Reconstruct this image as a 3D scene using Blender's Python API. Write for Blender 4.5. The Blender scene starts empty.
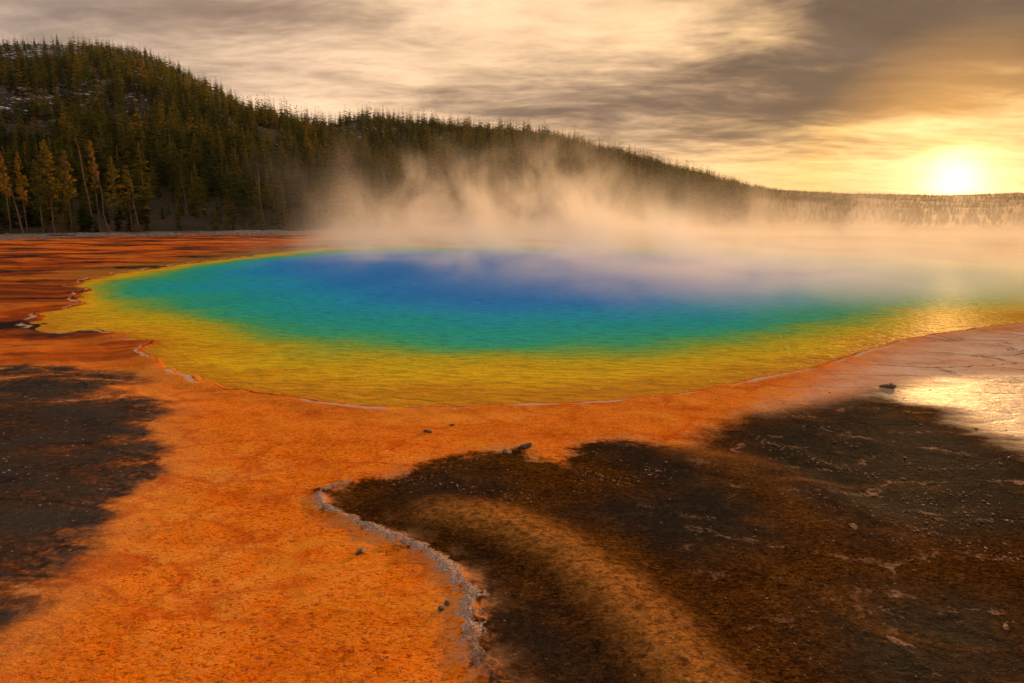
import bpy, math, random
import numpy as np
from mathutils import Vector

random.seed(7)
rng = np.random.default_rng(11)
scene = bpy.context.scene
COL = scene.collection
PI = math.pi

# ------------------------------------------------------------------ camera
CAM_H = 6.0
FPX = 682.67
PITCH = math.atan(0.2)
cam_d = bpy.data.cameras.new('camera'); cam = bpy.data.objects.new('camera', cam_d); COL.objects.link(cam)
cam.location = (0, 0, CAM_H); cam.rotation_euler = (PI/2 - PITCH, 0, 0)
cam_d.sensor_width = 36; cam_d.lens = 24; cam_d.clip_start = 0.1; cam_d.clip_end = 9000
scene.camera = cam

def ray(px, py):
    v = 341.5 - py
    return np.array([px - 512.0, FPX*math.cos(PITCH) + v*math.sin(PITCH), -FPX*math.sin(PITCH) + v*math.cos(PITCH)])

def ground(px, py, z=0.0):
    d = ray(px, py); k = (z - CAM_H)/d[2]
    return (d[0]*k, d[1]*k)

def gpoly(pts):
    return np.array([ground(*p) for p in pts])

# ------------------------------------------------------------------ numpy noise and distance fields
def _hash(ix, iy, s):
    h = (ix.astype(np.int64)*374761393 + iy.astype(np.int64)*668265263 + s*974634777) & 0x7fffffff
    h = ((h ^ (h >> 13))*1274126177) & 0x7fffffff
    return ((h ^ (h >> 16)) & 0xffff)/65535.0

def vnoise(x, y, s=0):
    ix = np.floor(x); iy = np.floor(y); fx = x-ix; fy = y-iy
    fx = fx*fx*fx*(fx*(fx*6-15)+10); fy = fy*fy*fy*(fy*(fy*6-15)+10)
    a = _hash(ix, iy, s); b = _hash(ix+1, iy, s); c = _hash(ix, iy+1, s); d = _hash(ix+1, iy+1, s)
    return (a*(1-fx)+b*fx)*(1-fy) + (c*(1-fx)+d*fx)*fy

def fbm(x, y, oct=4, s=0):
    r = 0; a = 0.5; t = 0
    for i in range(oct):
        r = r + a*vnoise(x, y, s+i*17); t += a; a *= 0.5; x = x*2.03+3.1; y = y*2.03+1.7
    return r/t - 0.5

def seg_dist(P, A, B):
    ab = B-A; l = (ab*ab).sum()+1e-12
    t = np.clip(((P-A)@ab)/l, 0, 1)
    q = P - (A + t[:, None]*ab)
    return np.sqrt((q*q).sum(1)), t

def line_dist(P, L):
    d = np.full(len(P), 1e9); along = np.zeros(len(P))
    n = len(L)-1
    for i in range(n):
        e, t = seg_dist(P, L[i], L[i+1])
        m = e < d; d[m] = e[m]; along[m] = (i+t[m])/n
    return d, along

def poly_sd(P, L):
    """signed distance to a closed outline, negative inside"""
    d = np.full(len(P), 1e9); ins = np.zeros(len(P), bool)
    n = len(L)
    for i in range(n):
        A = L[i]; B = L[(i+1) % n]
        e, _ = seg_dist(P, A, B); d = np.minimum(d, e)
        c = (A[1] > P[:, 1]) != (B[1] > P[:, 1])
        xs = (B[0]-A[0])*(P[:, 1]-A[1])/((B[1]-A[1]) or 1e-9) + A[0]
        ins ^= c & (P[:, 0] < xs)
    return np.where(ins, -d, d)

def smooth_line(L, it=2, closed=True):
    L = np.array(L, float)
    for _ in range(it):
        if closed:
            N = np.roll(L, -1, 0)
            L = np.stack([L*0.75+N*0.25, L*0.25+N*0.75], 1).reshape(-1, 2)
        else:
            a = L[:-1]; b = L[1:]
            M = np.stack([a*0.75+b*0.25, a*0.25+b*0.75], 1).reshape(-1, 2)
            L = np.vstack([L[:1], M, L[-1:]])
    return L

def sstep(a, b, x):
    t = np.clip((x-a)/(b-a), 0, 1)
    return t*t*(3-2*t)

# ------------------------------------------------------------------ node helper
class G:
    def __init__(self, nt): self.nt = nt
    def node(self, t, **kw):
        n = self.nt.nodes.new(t)
        for k, v in kw.items(): setattr(n, k, v)
        return n
    def put(self, sock, v):
        if isinstance(v, bpy.types.NodeSocket): self.nt.links.new(v, sock)
        elif v is not None: sock.default_value = v
    def m(self, op, a, b=None, c=None, clamp=False):
        n = self.node('ShaderNodeMath', operation=op, use_clamp=clamp)
        self.put(n.inputs[0], a)
        if b is not None: self.put(n.inputs[1], b)
        if c is not None: self.put(n.inputs[2], c)
        return n.outputs[0]
    def add(self, *a):
        r = a[0]
        for x in a[1:]: r = self.m('ADD', r, x)
        return r
    def mul(self, *a):
        r = a[0]
        for x in a[1:]: r = self.m('MULTIPLY', r, x)
        return r
    def sub(self, a, b): return self.m('SUBTRACT', a, b)
    def ss(self, x, lo, hi, a=0.0, b=1.0):
        n = self.node('ShaderNodeMapRange', interpolation_type='SMOOTHSTEP')
        self.put(n.inputs[0], x); self.put(n.inputs[1], lo); self.put(n.inputs[2], hi); self.put(n.inputs[3], a); self.put(n.inputs[4], b)
        return n.outputs[0]
    def lin(self, x, lo, hi, a=0.0, b=1.0):
        n = self.node('ShaderNodeMapRange'); n.clamp = True
        self.put(n.inputs[0], x); self.put(n.inputs[1], lo); self.put(n.inputs[2], hi); self.put(n.inputs[3], a); self.put(n.inputs[4], b)
        return n.outputs[0]
    def mix(self, f, a, b, mode='MIX'):
        n = self.node('ShaderNodeMix', data_type='RGBA', blend_type=mode)
        n.clamp_factor = True
        self.put(n.inputs[0], f)
        for i, v in ((6, a), (7, b)):
            if isinstance(v, (tuple, list)): v = (*v[:3], 1.0)
            self.put(n.inputs[i], v)
        return n.outputs[2]
    def ramp(self, f, stops, interp='LINEAR'):
        n = self.node('ShaderNodeValToRGB'); cr = n.color_ramp; cr.interpolation = interp
        while len(cr.elements) < len(stops): cr.elements.new(0.5)
        for e, (p, c) in zip(cr.elements, stops):
            e.position = p; e.color = (*c[:3], 1)
        self.put(n.inputs[0], f)
        return n.outputs[0]
    def noise(self, vec, scale, detail=3, rough=0.5, dist=0.0, out=0):
        n = self.node('ShaderNodeTexNoise')
        self.put(n.inputs['Vector'], vec)
        n.inputs['Scale'].default_value = scale; n.inputs['Detail'].default_value = detail
        n.inputs['Roughness'].default_value = rough; n.inputs['Distortion'].default_value = dist
        return n.outputs[out]
    def voro(self, vec, scale, feature='F1', out='Distance', rnd=1.0):
        n = self.node('ShaderNodeTexVoronoi', feature=feature)
        self.put(n.inputs['Vector'], vec); n.inputs['Scale'].default_value = scale; n.inputs['Randomness'].default_value = rnd
        return n.outputs[out]
    def mapping(self, vec, scale=(1, 1, 1), loc=(0, 0, 0), rot=(0, 0, 0)):
        n = self.node('ShaderNodeMapping'); self.put(n.inputs[0], vec)
        n.inputs['Location'].default_value = loc; n.inputs['Scale'].default_value = scale; n.inputs['Rotation'].default_value = rot
        return n.outputs[0]
    def sep(self, v):
        n = self.node('ShaderNodeSeparateXYZ'); self.put(n.inputs[0], v); return n.outputs
    def comb(self, x, y, z):
        n = self.node('ShaderNodeCombineXYZ'); self.put(n.inputs[0], x); self.put(n.inputs[1], y); self.put(n.inputs[2], z); return n.outputs[0]
    def attr(self, name):
        n = self.node('ShaderNodeAttribute', attribute_name=name); return n.outputs['Fac']
    def vscale(self, v, s):
        n = self.node('ShaderNodeVectorMath', operation='SCALE'); self.put(n.inputs[0], v); self.put(n.inputs[3], s); return n.outputs[0]
    def vadd(self, a, b):
        n = self.node('ShaderNodeVectorMath', operation='ADD'); self.put(n.inputs[0], a); self.put(n.inputs[1], b); return n.outputs[0]
    def bump(self, h, strength=1.0, dist=0.1, normal=None):
        n = self.node('ShaderNodeBump'); n.inputs['Strength'].default_value = strength; n.inputs['Distance'].default_value = dist
        self.put(n.inputs['Height'], h)
        if normal is not None: self.put(n.inputs['Normal'], normal)
        return n.outputs[0]
    def pos(self):
        return self.node('ShaderNodeNewGeometry').outputs['Position']

def new_mat(name):
    m = bpy.data.materials.new(name); m.use_nodes = True; m.node_tree.nodes.clear()
    g = G(m.node_tree)
    out = g.node('ShaderNodeOutputMaterial')
    return m, g, out

def principled(g, out, color, rough=0.6, normal=None, spec=0.5, ior=1.45):
    # ior may be a value or a socket
    p = g.node('ShaderNodeBsdfPrincipled')
    if isinstance(color, tuple): color = (*color[:3], 1)
    g.put(p.inputs['Base Color'], color); g.put(p.inputs['Roughness'], rough)
    g.put(p.inputs['Specular IOR Level'], spec); g.put(p.inputs['IOR'], ior)
    if normal is not None: g.put(p.inputs['Normal'], normal)
    g.put(out.inputs['Surface'], p.outputs[0])
    return p

def filmed(g, out, color, film, film_rough, normal, body_rough=0.8):
    p = principled(g, out, color, body_rough, normal, 0.0)
    gl = g.node('ShaderNodeBsdfGlossy'); gl.inputs[0].default_value = (1, 1, 1, 1)
    g.put(gl.inputs['Roughness'], film_rough); g.put(gl.inputs['Normal'], normal)
    mx = g.node('ShaderNodeMixShader'); g.put(mx.inputs[0], film)
    g.put(mx.inputs[1], p.outputs[0]); g.put(mx.inputs[2], gl.outputs[0])
    g.put(out.inputs['Surface'], mx.outputs[0])

def make_mesh(name, verts, faces, attrs=None, smooth=False):
    verts = np.asarray(verts, np.float32); faces = np.asarray(faces, np.int32)
    me = bpy.data.meshes.new(name)
    k = faces.shape[1]
    me.vertices.add(len(verts)); me.vertices.foreach_set('co', verts.ravel())
    me.loops.add(faces.size); me.loops.foreach_set('vertex_index', faces.ravel())
    me.polygons.add(len(faces)); me.polygons.foreach_set('loop_start', np.arange(0, faces.size, k, dtype=np.int32))
    me.update(calc_edges=True)
    if smooth: me.polygons.foreach_set('use_smooth', np.ones(len(faces), bool))
    for n, v in (attrs or {}).items():
        a = me.attributes.new(n, 'FLOAT', 'POINT'); a.data.foreach_set('value', np.asarray(v, np.float32))
    return me

def link(name, me, mat=None, parent=None):
    o = bpy.data.objects.new(name, me); COL.objects.link(o)
    if mat is not None and not me.materials: me.materials.append(mat)
    if parent is not None: o.parent = parent
    return o

def tag(o, label, cat=None, group=None, kind=None):
    if label: o['label'] = label
    if cat: o['category'] = cat
    if group: o['group'] = group
    if kind: o['kind'] = kind
    return o

def polar_grid(radii, angles, close=False):
    R, A = np.meshgrid(radii, angles, indexing='ij')
    nr, na = R.shape
    idx = np.arange(nr*na).reshape(nr, na)
    if close:
        nx = np.roll(idx, -1, 1)
        f = np.stack([idx[:-1], nx[:-1], nx[1:], idx[1:]], -1).reshape(-1, 4)
    else:
        f = np.stack([idx[:-1, :-1], idx[:-1, 1:], idx[1:, 1:], idx[1:, :-1]], -1).reshape(-1, 4)
    return (R*np.sin(A)).ravel(), (R*np.cos(A)).ravel(), R.ravel(), A.ravel(), f[:, ::-1]

# ------------------------------------------------------------------ outlines on the ground, in metres
POOL = gpoly([(340, 245.5), (270, 253), (200, 262), (150, 268), (110, 274), (84, 280), (72, 286), (84, 290), (74, 296), (78, 303), (58, 308),
              (36, 314), (42, 319), (28, 327), (50, 331), (84, 332.5), (112, 334), (136, 339), (150, 343), (140, 350), (158, 361), (186, 377), (230, 388),
              (280, 397), (330, 403), (350, 405), (400, 406.5), (450, 407), (520, 405.5), (580, 403.5), (640, 398), (690, 391), (740, 382),
              (790, 373), (835, 362), (868, 352), (890, 343), (935, 334), (1000, 326), (1080, 320), (1200, 308), (1290, 290),
              (1200, 275), (1080, 268), (960, 261), (860, 252), (760, 246.5), (640, 243), (500, 242), (400, 243)])
C1 = smooth_line(gpoly([(310, 249), (210, 263), (140, 273), (100, 281), (108, 292), (150, 309), (200, 328), (270, 345), (350, 355), (450, 361), (550, 361),
            (650, 356), (740, 346), (820, 333), (890, 320), (1000, 306), (1130, 296), (1100, 276), (960, 265), (760, 250), (500, 245.5)]))
C2 = smooth_line(gpoly([(330, 251), (240, 263), (170, 273), (160, 282), (190, 295), (250, 313), (330, 326), (430, 334), (540, 334), (640, 329), (730, 320), (800, 309),
            (880, 298), (980, 288), (940, 270), (740, 254), (500, 249)]))
C3 = smooth_line(gpoly([(350, 254), (285, 262), (275, 268), (300, 277), (350, 291), (420, 301), (520, 305), (620, 302), (710, 293), (780, 284), (830, 275), (700, 259), (500, 253)]))
DARK_L = gpoly([(-260, 372), (0, 363), (60, 365), (110, 370), (150, 380), (104, 386), (98, 391), (140, 395), (166, 403), (163, 418), (150, 428), (160, 445), (172, 467),
                (150, 478), (130, 492), (110, 512), (92, 540), (60, 575), (30, 605), (-10, 640), (-120, 760), (-500, 760)])
DARK_R = gpoly([(316, 492), (345, 484), (400, 473), (430, 460), (470, 452), (520, 444), (535, 455), (560, 462), (575, 443), (620, 436), (680, 444), (705, 428), (740, 412),
                (800, 402), (850, 392), (880, 384), (940, 374), (1030, 366), (1300, 350), (1600, 480), (1500, 900), (560, 900), (520, 760), (492, 690), (470, 655), (478, 620),
                (470, 592), (452, 570), (425, 552), (395, 538), (355, 522), (330, 510)])
PALE_W = gpoly([(770, 408), (840, 372), (885, 350), (945, 332), (1300, 305), (1800, 330), (1500, 410), (1100, 425), (1030, 420), (980, 402), (930, 385), (880, 390)])
WET_W = gpoly([(870, 396), (930, 376), (1000, 372), (1200, 366), (1500, 400), (1300, 480), (1090, 470), (1020, 448), (985, 432), (950, 415)])
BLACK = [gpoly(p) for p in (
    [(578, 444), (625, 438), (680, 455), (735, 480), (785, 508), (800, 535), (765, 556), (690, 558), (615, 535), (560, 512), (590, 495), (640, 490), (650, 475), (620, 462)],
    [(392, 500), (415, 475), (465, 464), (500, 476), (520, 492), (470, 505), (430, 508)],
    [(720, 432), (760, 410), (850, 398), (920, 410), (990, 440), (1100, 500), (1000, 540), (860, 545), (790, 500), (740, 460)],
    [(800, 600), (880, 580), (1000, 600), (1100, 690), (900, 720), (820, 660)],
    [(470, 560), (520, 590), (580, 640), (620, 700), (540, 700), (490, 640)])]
CRUST = smooth_line(gpoly([(350, 482), (325, 488), (318, 495), (322, 505), (340, 514), (365, 524), (395, 537), (425, 551), (448, 567), (464, 583), (472, 600), (468, 622), (474, 645), (490, 672), (510, 710)]), 2, False)
TAN = smooth_line(gpoly([(440, 510), (480, 516), (520, 528), (560, 548), (600, 580), (645, 622), (700, 690), (730, 740)]), 2, False)
SWELL = smooth_line(gpoly([(690, 455), (740, 462), (790, 478), (830, 500), (880, 520)]), 2, False)

def pool_dist(P):
    j = np.stack([fbm(P[:, 0]*0.55, P[:, 1]*0.55, 5, 3), fbm(P[:, 0]*0.55+50, P[:, 1]*0.55, 5, 4)], 1)
    left = sstep(-5, -16, P[:, 0])
    return poly_sd(P + j*(0.5+1.6*left)[:, None], POOL)

def flat_height(x, y, sp):
    P = np.stack([x, y], 1)
    r = np.hypot(x, y); az = np.arctan2(x, y)
    z = 0.10*fbm(x*0.25, y*0.25, 5, 9) + 0.03*fbm(x*1.7, y*1.7, 4, 21)
    z += 0.05*sstep(1.2, 0.1, sp)                                  # low lip round the pool
    # stepped sinter terraces on the left and the far right
    side = np.clip(sstep(-6, -14, x) + sstep(14, 22, x), 0, 1)
    t = 2.6*fbm(x*0.10, y*0.16, 4, 33)*4
    st = np.floor(t) + sstep(0.80, 1.0, t-np.floor(t))
    z += side*0.055*st*sstep(0.0, 2.0, sp)
    dc, al = line_dist(P, CRUST)
    wid = 0.09+0.13*al + 0.15*fbm(x*5, y*5, 3, 5)
    z += 0.055*np.exp(-(dc/np.maximum(wid, .05))**2)*(1+1.6*fbm(x*11, y*11, 3, 6))
    dt, _ = line_dist(P, TAN); z += 0.13*np.exp(-(dt/0.75)**2)
    ds, _ = line_dist(P, SWELL); z += 0.10*np.exp(-(ds/0.5)**2)
    # sinter bank under the trees on the far left
    bank = sstep(150, 158, r)*sstep(0.02, -0.25, az)
    z += bank*(0.22+0.55*fbm(x*0.3, y*0.3, 4, 41))
    z = np.where(sp < 0, z*sstep(-1.0, 0.0, sp) + np.clip(sp*0.35, -2.2, 0), z)
    return z

# ------------------------------------------------------------------ the ground sheet
def build_ground():
    radii = np.concatenate([[0.3, 1.0, 2.0, 3.0], np.exp(np.arange(math.log(4.2), math.log(185), 0.0085)), np.geomspace(186, 3000, 26)])
    angles = np.concatenate([np.radians(np.arange(-52, 52, 0.17)), np.radians(np.arange(52, 308, 4.0))])
    x, y, r, a, f = polar_grid(radii, angles, close=True)
    P = np.stack([x, y], 1)
    near = r < 190
    sp = np.full(len(x), 60.0); sp[near] = pool_dist(P[near])
    z = np.zeros(len(x)); z[near] = flat_height(x[near], y[near], sp[near])
    z[~near] = -0.3
    at = {'sd_pool': sp}
    for n, L in (('sd_left', DARK_L), ('sd_right', DARK_R), ('sd_pale', PALE_W), ('sd_wet', WET_W)):
        v = np.full(len(x), 60.0); v[near] = poly_sd(P[near], L); at[n] = v
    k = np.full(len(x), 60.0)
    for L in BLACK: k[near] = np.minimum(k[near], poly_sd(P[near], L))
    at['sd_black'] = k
    v = np.full(len(x), 60.0); v[near], al = line_dist(P[near], CRUST)
    w = np.zeros(len(x)); w[near] = al
    at['d_crust'] = v; at['along'] = w
    v = np.full(len(x), 60.0); v[near], _ = line_dist(P[near], TAN); at['d_tan'] = v
    v = np.full(len(x), 60.0); v[near], _ = line_dist(P[near], SWELL); at['d_swell'] = v
    at['rng'] = r
    me = make_mesh('ground', np.stack([x, y, z], 1), f, at, smooth=True)
    m, g, out = new_mat('bacterial_mat_ground')
    p = g.pos(); X, Y, Z = g.sep(p)
    flatp = g.comb(X, Y, 0.0)
    n_big = g.noise(flatp, 0.25, 4, 0.55)
    n_mid = g.noise(flatp, 1.3, 5, 0.6)
    n_fine = g.noise(flatp, 6.5, 5, 0.65, 0.6)
    n_leaf = g.noise(g.mapping(flatp, (10, 17, 1)), 1.0, 3, 0.6, 1.2)
    warp = g.sub(n_mid, 0.5)
    warpb = g.sub(n_big, 0.5)
    wl = g.sub(g.noise(g.mapping(flatp, (0.38, 0.75, 1)), 1.0, 7, 0.66, 0.3), 0.5)
    sdP = g.attr('sd_pool'); sdL = g.add(g.attr('sd_left'), g.mul(wl, 1.5), g.mul(warpb, 1.2), g.mul(g.sub(n_fine, 0.5), 0.30), g.mul(warp, 0.8), -0.25); sdR = g.add(g.attr('sd_right'), g.mul(warp, 1.5), g.mul(g.sub(n_fine, 0.5), 0.6))
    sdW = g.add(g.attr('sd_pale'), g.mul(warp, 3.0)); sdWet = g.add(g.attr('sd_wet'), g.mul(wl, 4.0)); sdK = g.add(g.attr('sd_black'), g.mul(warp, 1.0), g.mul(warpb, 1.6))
    dC = g.attr('d_crust'); dT = g.attr('d_tan'); al = g.attr('along'); dS = g.attr('d_swell')
    # orange mats
    org = g.ramp(g.add(g.mul(n_big, 0.9), -0.2, g.mul(n_mid, 0.35), g.mul(n_leaf, 0.35)), [(0.36, (0.44, 0.052, 0.001)), (0.52, (0.72, 0.165, 0.002)), (0.66, (0.82, 0.20, 0.008)), (0.80, (0.85, 0.33, 0.05))])
    fleck = g.ss(n_leaf, 0.53, 0.64)
    org = g.mix(g.mul(fleck, 0.60), org, (0.86, 0.31, 0.03))
    pits = g.ss(n_leaf, 0.47, 0.37)
    org = g.mix(g.mul(pits, 0.78), org, (0.22, 0.035, 0.002))
    # pale orange zone near the shore and left margin
    palez = g.mul(g.ss(g.add(sdP, g.mul(warpb, 3)), 0.3, 4.5, 1, 0), 0.25)
    org = g.mix(palez, org, (0.80, 0.28, 0.04))
    org = g.mix(g.mul(g.ss(sdL, 1.3, 0.0), 0.45), org, (0.74, 0.31, 0.08))
    chan = g.voro(g.vadd(g.mapping(flatp, (0.55, 0.75, 1)), g.vscale(g.comb(n_mid, n_big, 0.0), 0.9)), 1.0, 'DISTANCE_TO_EDGE')
    chm = g.mul(g.ss(chan, 0.10, 0.0), g.ss(n_big, 0.40, 0.60))
    org = g.mix(g.mul(chm, 0.55), org, (0.50, 0.055, 0.001))
    gl = g.noise(g.mapping(flatp, (0.30, 0.55, 1), (4, 2, 0)), 1.0, 6, 0.66, 0.9)
    org = g.mix(g.mul(g.ss(gl, 0.52, 0.68), 0.50), org, (0.86, 0.36, 0.035))
    org = g.mix(g.mul(g.ss(gl, 0.48, 0.32), 0.60), org, (0.42, 0.050, 0.001))
    rid = g.ss(g.m('ABSOLUTE', g.sub(g.noise(g.mapping(flatp, (4.5, 8.0, 1)), 1.0, 3, 0.55, 1.6), 0.5)), 0.055, 0.0)
    org = g.mix(g.mul(rid, g.ss(n_mid, 0.40, 0.58), 0.38), org, (0.90, 0.38, 0.05))
    # streaky red flats on the far left: bands across the view
    st = g.noise(g.mapping(flatp, (0.060, 0.20, 1)), 1.0, 6, 0.66, 0.9)
    red = g.ramp(st, [(0.38, (0.028, 0.018, 0.014)), (0.44, (0.14, 0.040, 0.014)), (0.51, (0.40, 0.075, 0.009)), (0.58, (0.64, 0.17, 0.018)), (0.62, (0.48, 0.14, 0.022)), (0.69, (0.12, 0.045, 0.022))])
    far = g.m('MAXIMUM', g.ss(Y, 36, 62), g.mul(g.ss(Y, 20, 30), g.ss(X, -11, -17)))
    base = g.mix(far, org, red)
    shoal = g.mul(g.ss(g.add(sdP, g.mul(warpb, 6)), 9.0, 0.5), g.mul(g.ss(X, -18, -26), g.ss(Y, 52, 62)), g.ss(st, 0.36, 0.46))
    base = g.mix(g.mul(shoal, 0.85), base, (0.30, 0.15, 0.025))
    # dry golden flats beyond the pool
    gold = g.ramp(st, [(0.38, (0.10, 0.05, 0.02)), (0.5, (0.24, 0.13, 0.05)), (0.62, (0.42, 0.28, 0.14))])
    base = g.mix(g.mul(g.ss(Y, 95, 112), g.ss(X, -30, 0)), base, gold)
    # left dark mat
    dl_tex = g.ramp(g.add(g.mul(wl, 1.5), g.mul(n_fine, 0.5), -0.05, g.mul(warp, 0.5), g.mul(n_big, 0.3), g.mul(g.ss(sdL, -4.5, 0.0), 0.13)), [(0.20, (0.020, 0.012, 0.008)), (0.34, (0.050, 0.031, 0.021)), (0.46, (0.11, 0.055, 0.030)), (0.58, (0.34, 0.10, 0.018)), (0.72, (0.58, 0.28, 0.11))])
    smooth_l = g.mul(g.ss(g.add(Y, g.mul(warpb, 5.0)), 23.0, 19.0), g.ss(sdL, -0.3, -1.6))
    dl_tex = g.mix(g.mul(smooth_l, 0.80), dl_tex, (0.036, 0.025, 0.018))
    mL = g.ss(sdL, 0.30, -0.60)
    base = g.mix(mL, base, dl_tex)
    spk = g.mul(g.lin(n_leaf, 0.36, 0.62, 0.55, 1.25), g.lin(n_fine, 0.35, 0.65, 0.75, 1.15))
    # right brown mat
    br = g.ramp(g.add(g.mul(n_big, 0.35), g.mul(n_mid, 0.3), g.mul(n_leaf, 0.55)), [(0.40, (0.017, 0.007, 0.002)), (0.57, (0.058, 0.022, 0.004)), (0.72, (0.13, 0.052, 0.009)), (0.90, (0.34, 0.16, 0.05))])
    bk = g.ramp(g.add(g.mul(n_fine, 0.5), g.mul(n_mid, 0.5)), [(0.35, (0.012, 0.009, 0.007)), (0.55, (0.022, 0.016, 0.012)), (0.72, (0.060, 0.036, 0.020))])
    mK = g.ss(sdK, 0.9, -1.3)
    tan = g.ss(g.add(dT, g.mul(warp, 0.9), g.mul(warpb, 0.7)), 0.95, 0.0)
    br = g.mix(g.mul(tan, g.ss(n_fine, 0.30, 0.58, 0.35, 1.0), 0.72), br, (0.50, 0.20, 0.042))
    swl = g.ss(g.add(dS, g.mul(warp, 0.6)), 1.2, 0.1)
    br = g.mix(g.mul(swl, 0.5), br, (0.36, 0.14, 0.035))
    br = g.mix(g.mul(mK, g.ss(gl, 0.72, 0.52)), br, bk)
    # pale dry rim along the upper edge of the brown mat
    rim = g.mul(g.ss(sdR, 0.7, 0.0), g.ss(n_mid, 0.42, 0.62))
    mR = g.ss(sdR, g.ss(X, 1, 5, 0.16, 0.45), g.ss(X, 1, 5, -0.30, -0.80))
    base = g.mix(g.mul(rim, 0.6), base, (0.50, 0.24, 0.10))
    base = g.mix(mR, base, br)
    base = g.mix(g.mul(mR, 0.9), base, g.mix(1.0, base, g.comb(spk, spk, spk), 'MULTIPLY'))
    # pale pink sinter on the right
    mW = g.ss(sdW, 1.2, -1.8)
    pk = g.ramp(g.add(g.mul(wl, 1.2), g.mul(n_mid, 0.5), 0.36), [(0.22, (0.09, 0.045, 0.03)), (0.36, (0.42, 0.21, 0.13)), (0.52, (0.62, 0.37, 0.25)), (0.75, (0.70, 0.52, 0.40))])
    base = g.mix(g.mul(mW, 0.96), base, pk)
    mWet = g.ss(sdWet, 0.8, -1.2)
    base = g.mix(g.mul(mWet, 0.85), base, g.mix(g.ss(wl, -0.05, 0.12), (0.56, 0.44, 0.33), (0.70, 0.57, 0.44)))  # pale colour also paints the sky's reflection on the wet sheet
    # crusts: mineral ridge between the mats, and the shoreline
    cw = g.add(g.mul(al, 0.14), 0.05, g.mul(g.sub(n_fine, 0.5), 0.5), g.mul(g.sub(g.noise(flatp, 22, 3), 0.5), 0.25))
    brk = g.noise(flatp, 2.3, 3, 0.6)
    cw = g.mul(cw, g.ss(brk, 0.34, 0.60, 0.15, 1.35))
    mC = g.mul(g.ss(g.sub(dC, cw), 0.04, -0.04), g.ss(g.add(al, g.mul(warp, 0.5)), 0.95, 0.70))
    crust = g.ramp(g.noise(flatp, 28, 4, 0.6), [(0.35, (0.16, 0.085, 0.055)), (0.5, (0.34, 0.25, 0.21)), (0.65, (0.56, 0.49, 0.46))])
    halo = g.mul(g.ss(dC, 0.75, 0.1), g.ss(n_mid, 0.42, 0.60), g.ss(al, 0.05, 0.4))
    base = g.mix(g.mul(halo, 0.35), base, (0.42, 0.22, 0.11))
    base = g.mix(g.mul(mC, 0.88), base, crust)
    rimline = g.ss(g.m('ABSOLUTE', g.sub(g.add(sdP, g.mul(warp, 0.4)), 0.18)), 0.16, 0.03)
    rimpatch = g.ss(g.noise(flatp, 0.45, 3), 0.44, 0.56)
    base = g.mix(g.mul(rimline, rimpatch, 0.75), base, (0.62, 0.47, 0.33))
    redline = g.ss(g.m('ABSOLUTE', g.sub(g.add(sdP, g.mul(warp, 0.3)), 0.05)), 0.09, 0.02)
    base = g.mix(g.mul(redline, g.ss(n_big, 0.62, 0.42), 0.8), base, (0.10, 0.025, 0.006))
    # grey sinter bank at the tree line
    bank = g.mul(g.ss(g.attr('rng'), 148, 156), g.ss(X, 10, -35))
    base = g.mix(g.mul(bank, 0.9), base, g.ramp(n_mid, [(0.35, (0.06, 0.05, 0.035)), (0.5, (0.16, 0.145, 0.125)), (0.64, (0.34, 0.33, 0.32))]))
    # hairline drainage cracks in the dark mats and on the right
    cr = g.voro(g.vadd(g.mapping(flatp, (0.16, 0.42, 1)), g.vscale(g.comb(n_mid, n_big, 0.0), 0.55)), 1.0, 'DISTANCE_TO_EDGE')
    crm = g.mul(g.ss(cr, 0.022, 0.004), g.m('MAXIMUM', g.m('MAXIMUM', mL, mW), g.mul(mK, 0.8)))
    base = g.mix(g.mul(crm, 0.65), base, (0.022, 0.013, 0.010))
    pc = g.voro(g.vadd(g.mapping(flatp, (0.30, 0.62, 1), (3, 5, 0)), g.vscale(g.comb(n_mid, n_fine, 0.0), 0.6)), 1.0, 'DISTANCE_TO_EDGE')
    pcm = g.mul(g.ss(pc, 0.030, 0.006), g.ss(g.noise(flatp, 0.9, 4, 0.65), 0.50, 0.60), mR, g.ss(X, 1.5, 5.0))
    base = g.mix(g.mul(pcm, 0.75), base, (0.34, 0.19, 0.12))
    wet = g.m('MAXIMUM', g.m('MAXIMUM', g.mul(mK, mR, 0.25), mWet), g.m('MAXIMUM', g.mul(mL, g.ss(wl, 0.05, -0.1), 0.7), g.mul(far, g.ss(st, 0.47, 0.40))), clamp=True)
    rough = g.lin(wet, 0, 1, 0.55, 0.36)
    # relief
    hfine = g.add(g.mul(n_leaf, 0.6), g.mul(n_fine, 0.7))
    hfine = g.mul(hfine, g.lin(g.m('MAXIMUM', wet, g.mul(mK, mR)), 0, 1, 1.0, 0.25))
    nrm = g.bump(hfine, 0.85, 0.06)
    nrm = g.bump(g.add(g.mul(n_mid, 1.2), g.mul(g.noise(flatp, 30, 3, 0.6), 0.10), g.mul(crm, -0.15), g.mul(chm, -0.25), g.mul(rid, 0.16), g.mul(gl, 0.9)), 0.5, 0.12, nrm)
    filmed(g, out, base, g.add(g.mul(mWet, 0.060), g.mul(mK, mR, 0.004), g.mul(g.m('SUBTRACT', 1.0, mR), g.ss(n_fine, 0.45, 0.6), 0.012), g.mul(wet, mL, 0.025)), rough, nrm)
    o = link('ground', me, m)
    tag(o, 'flat ground of orange and dark brown bacterial mats around the hot spring', kind='structure')
    return o
build_ground()

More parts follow.
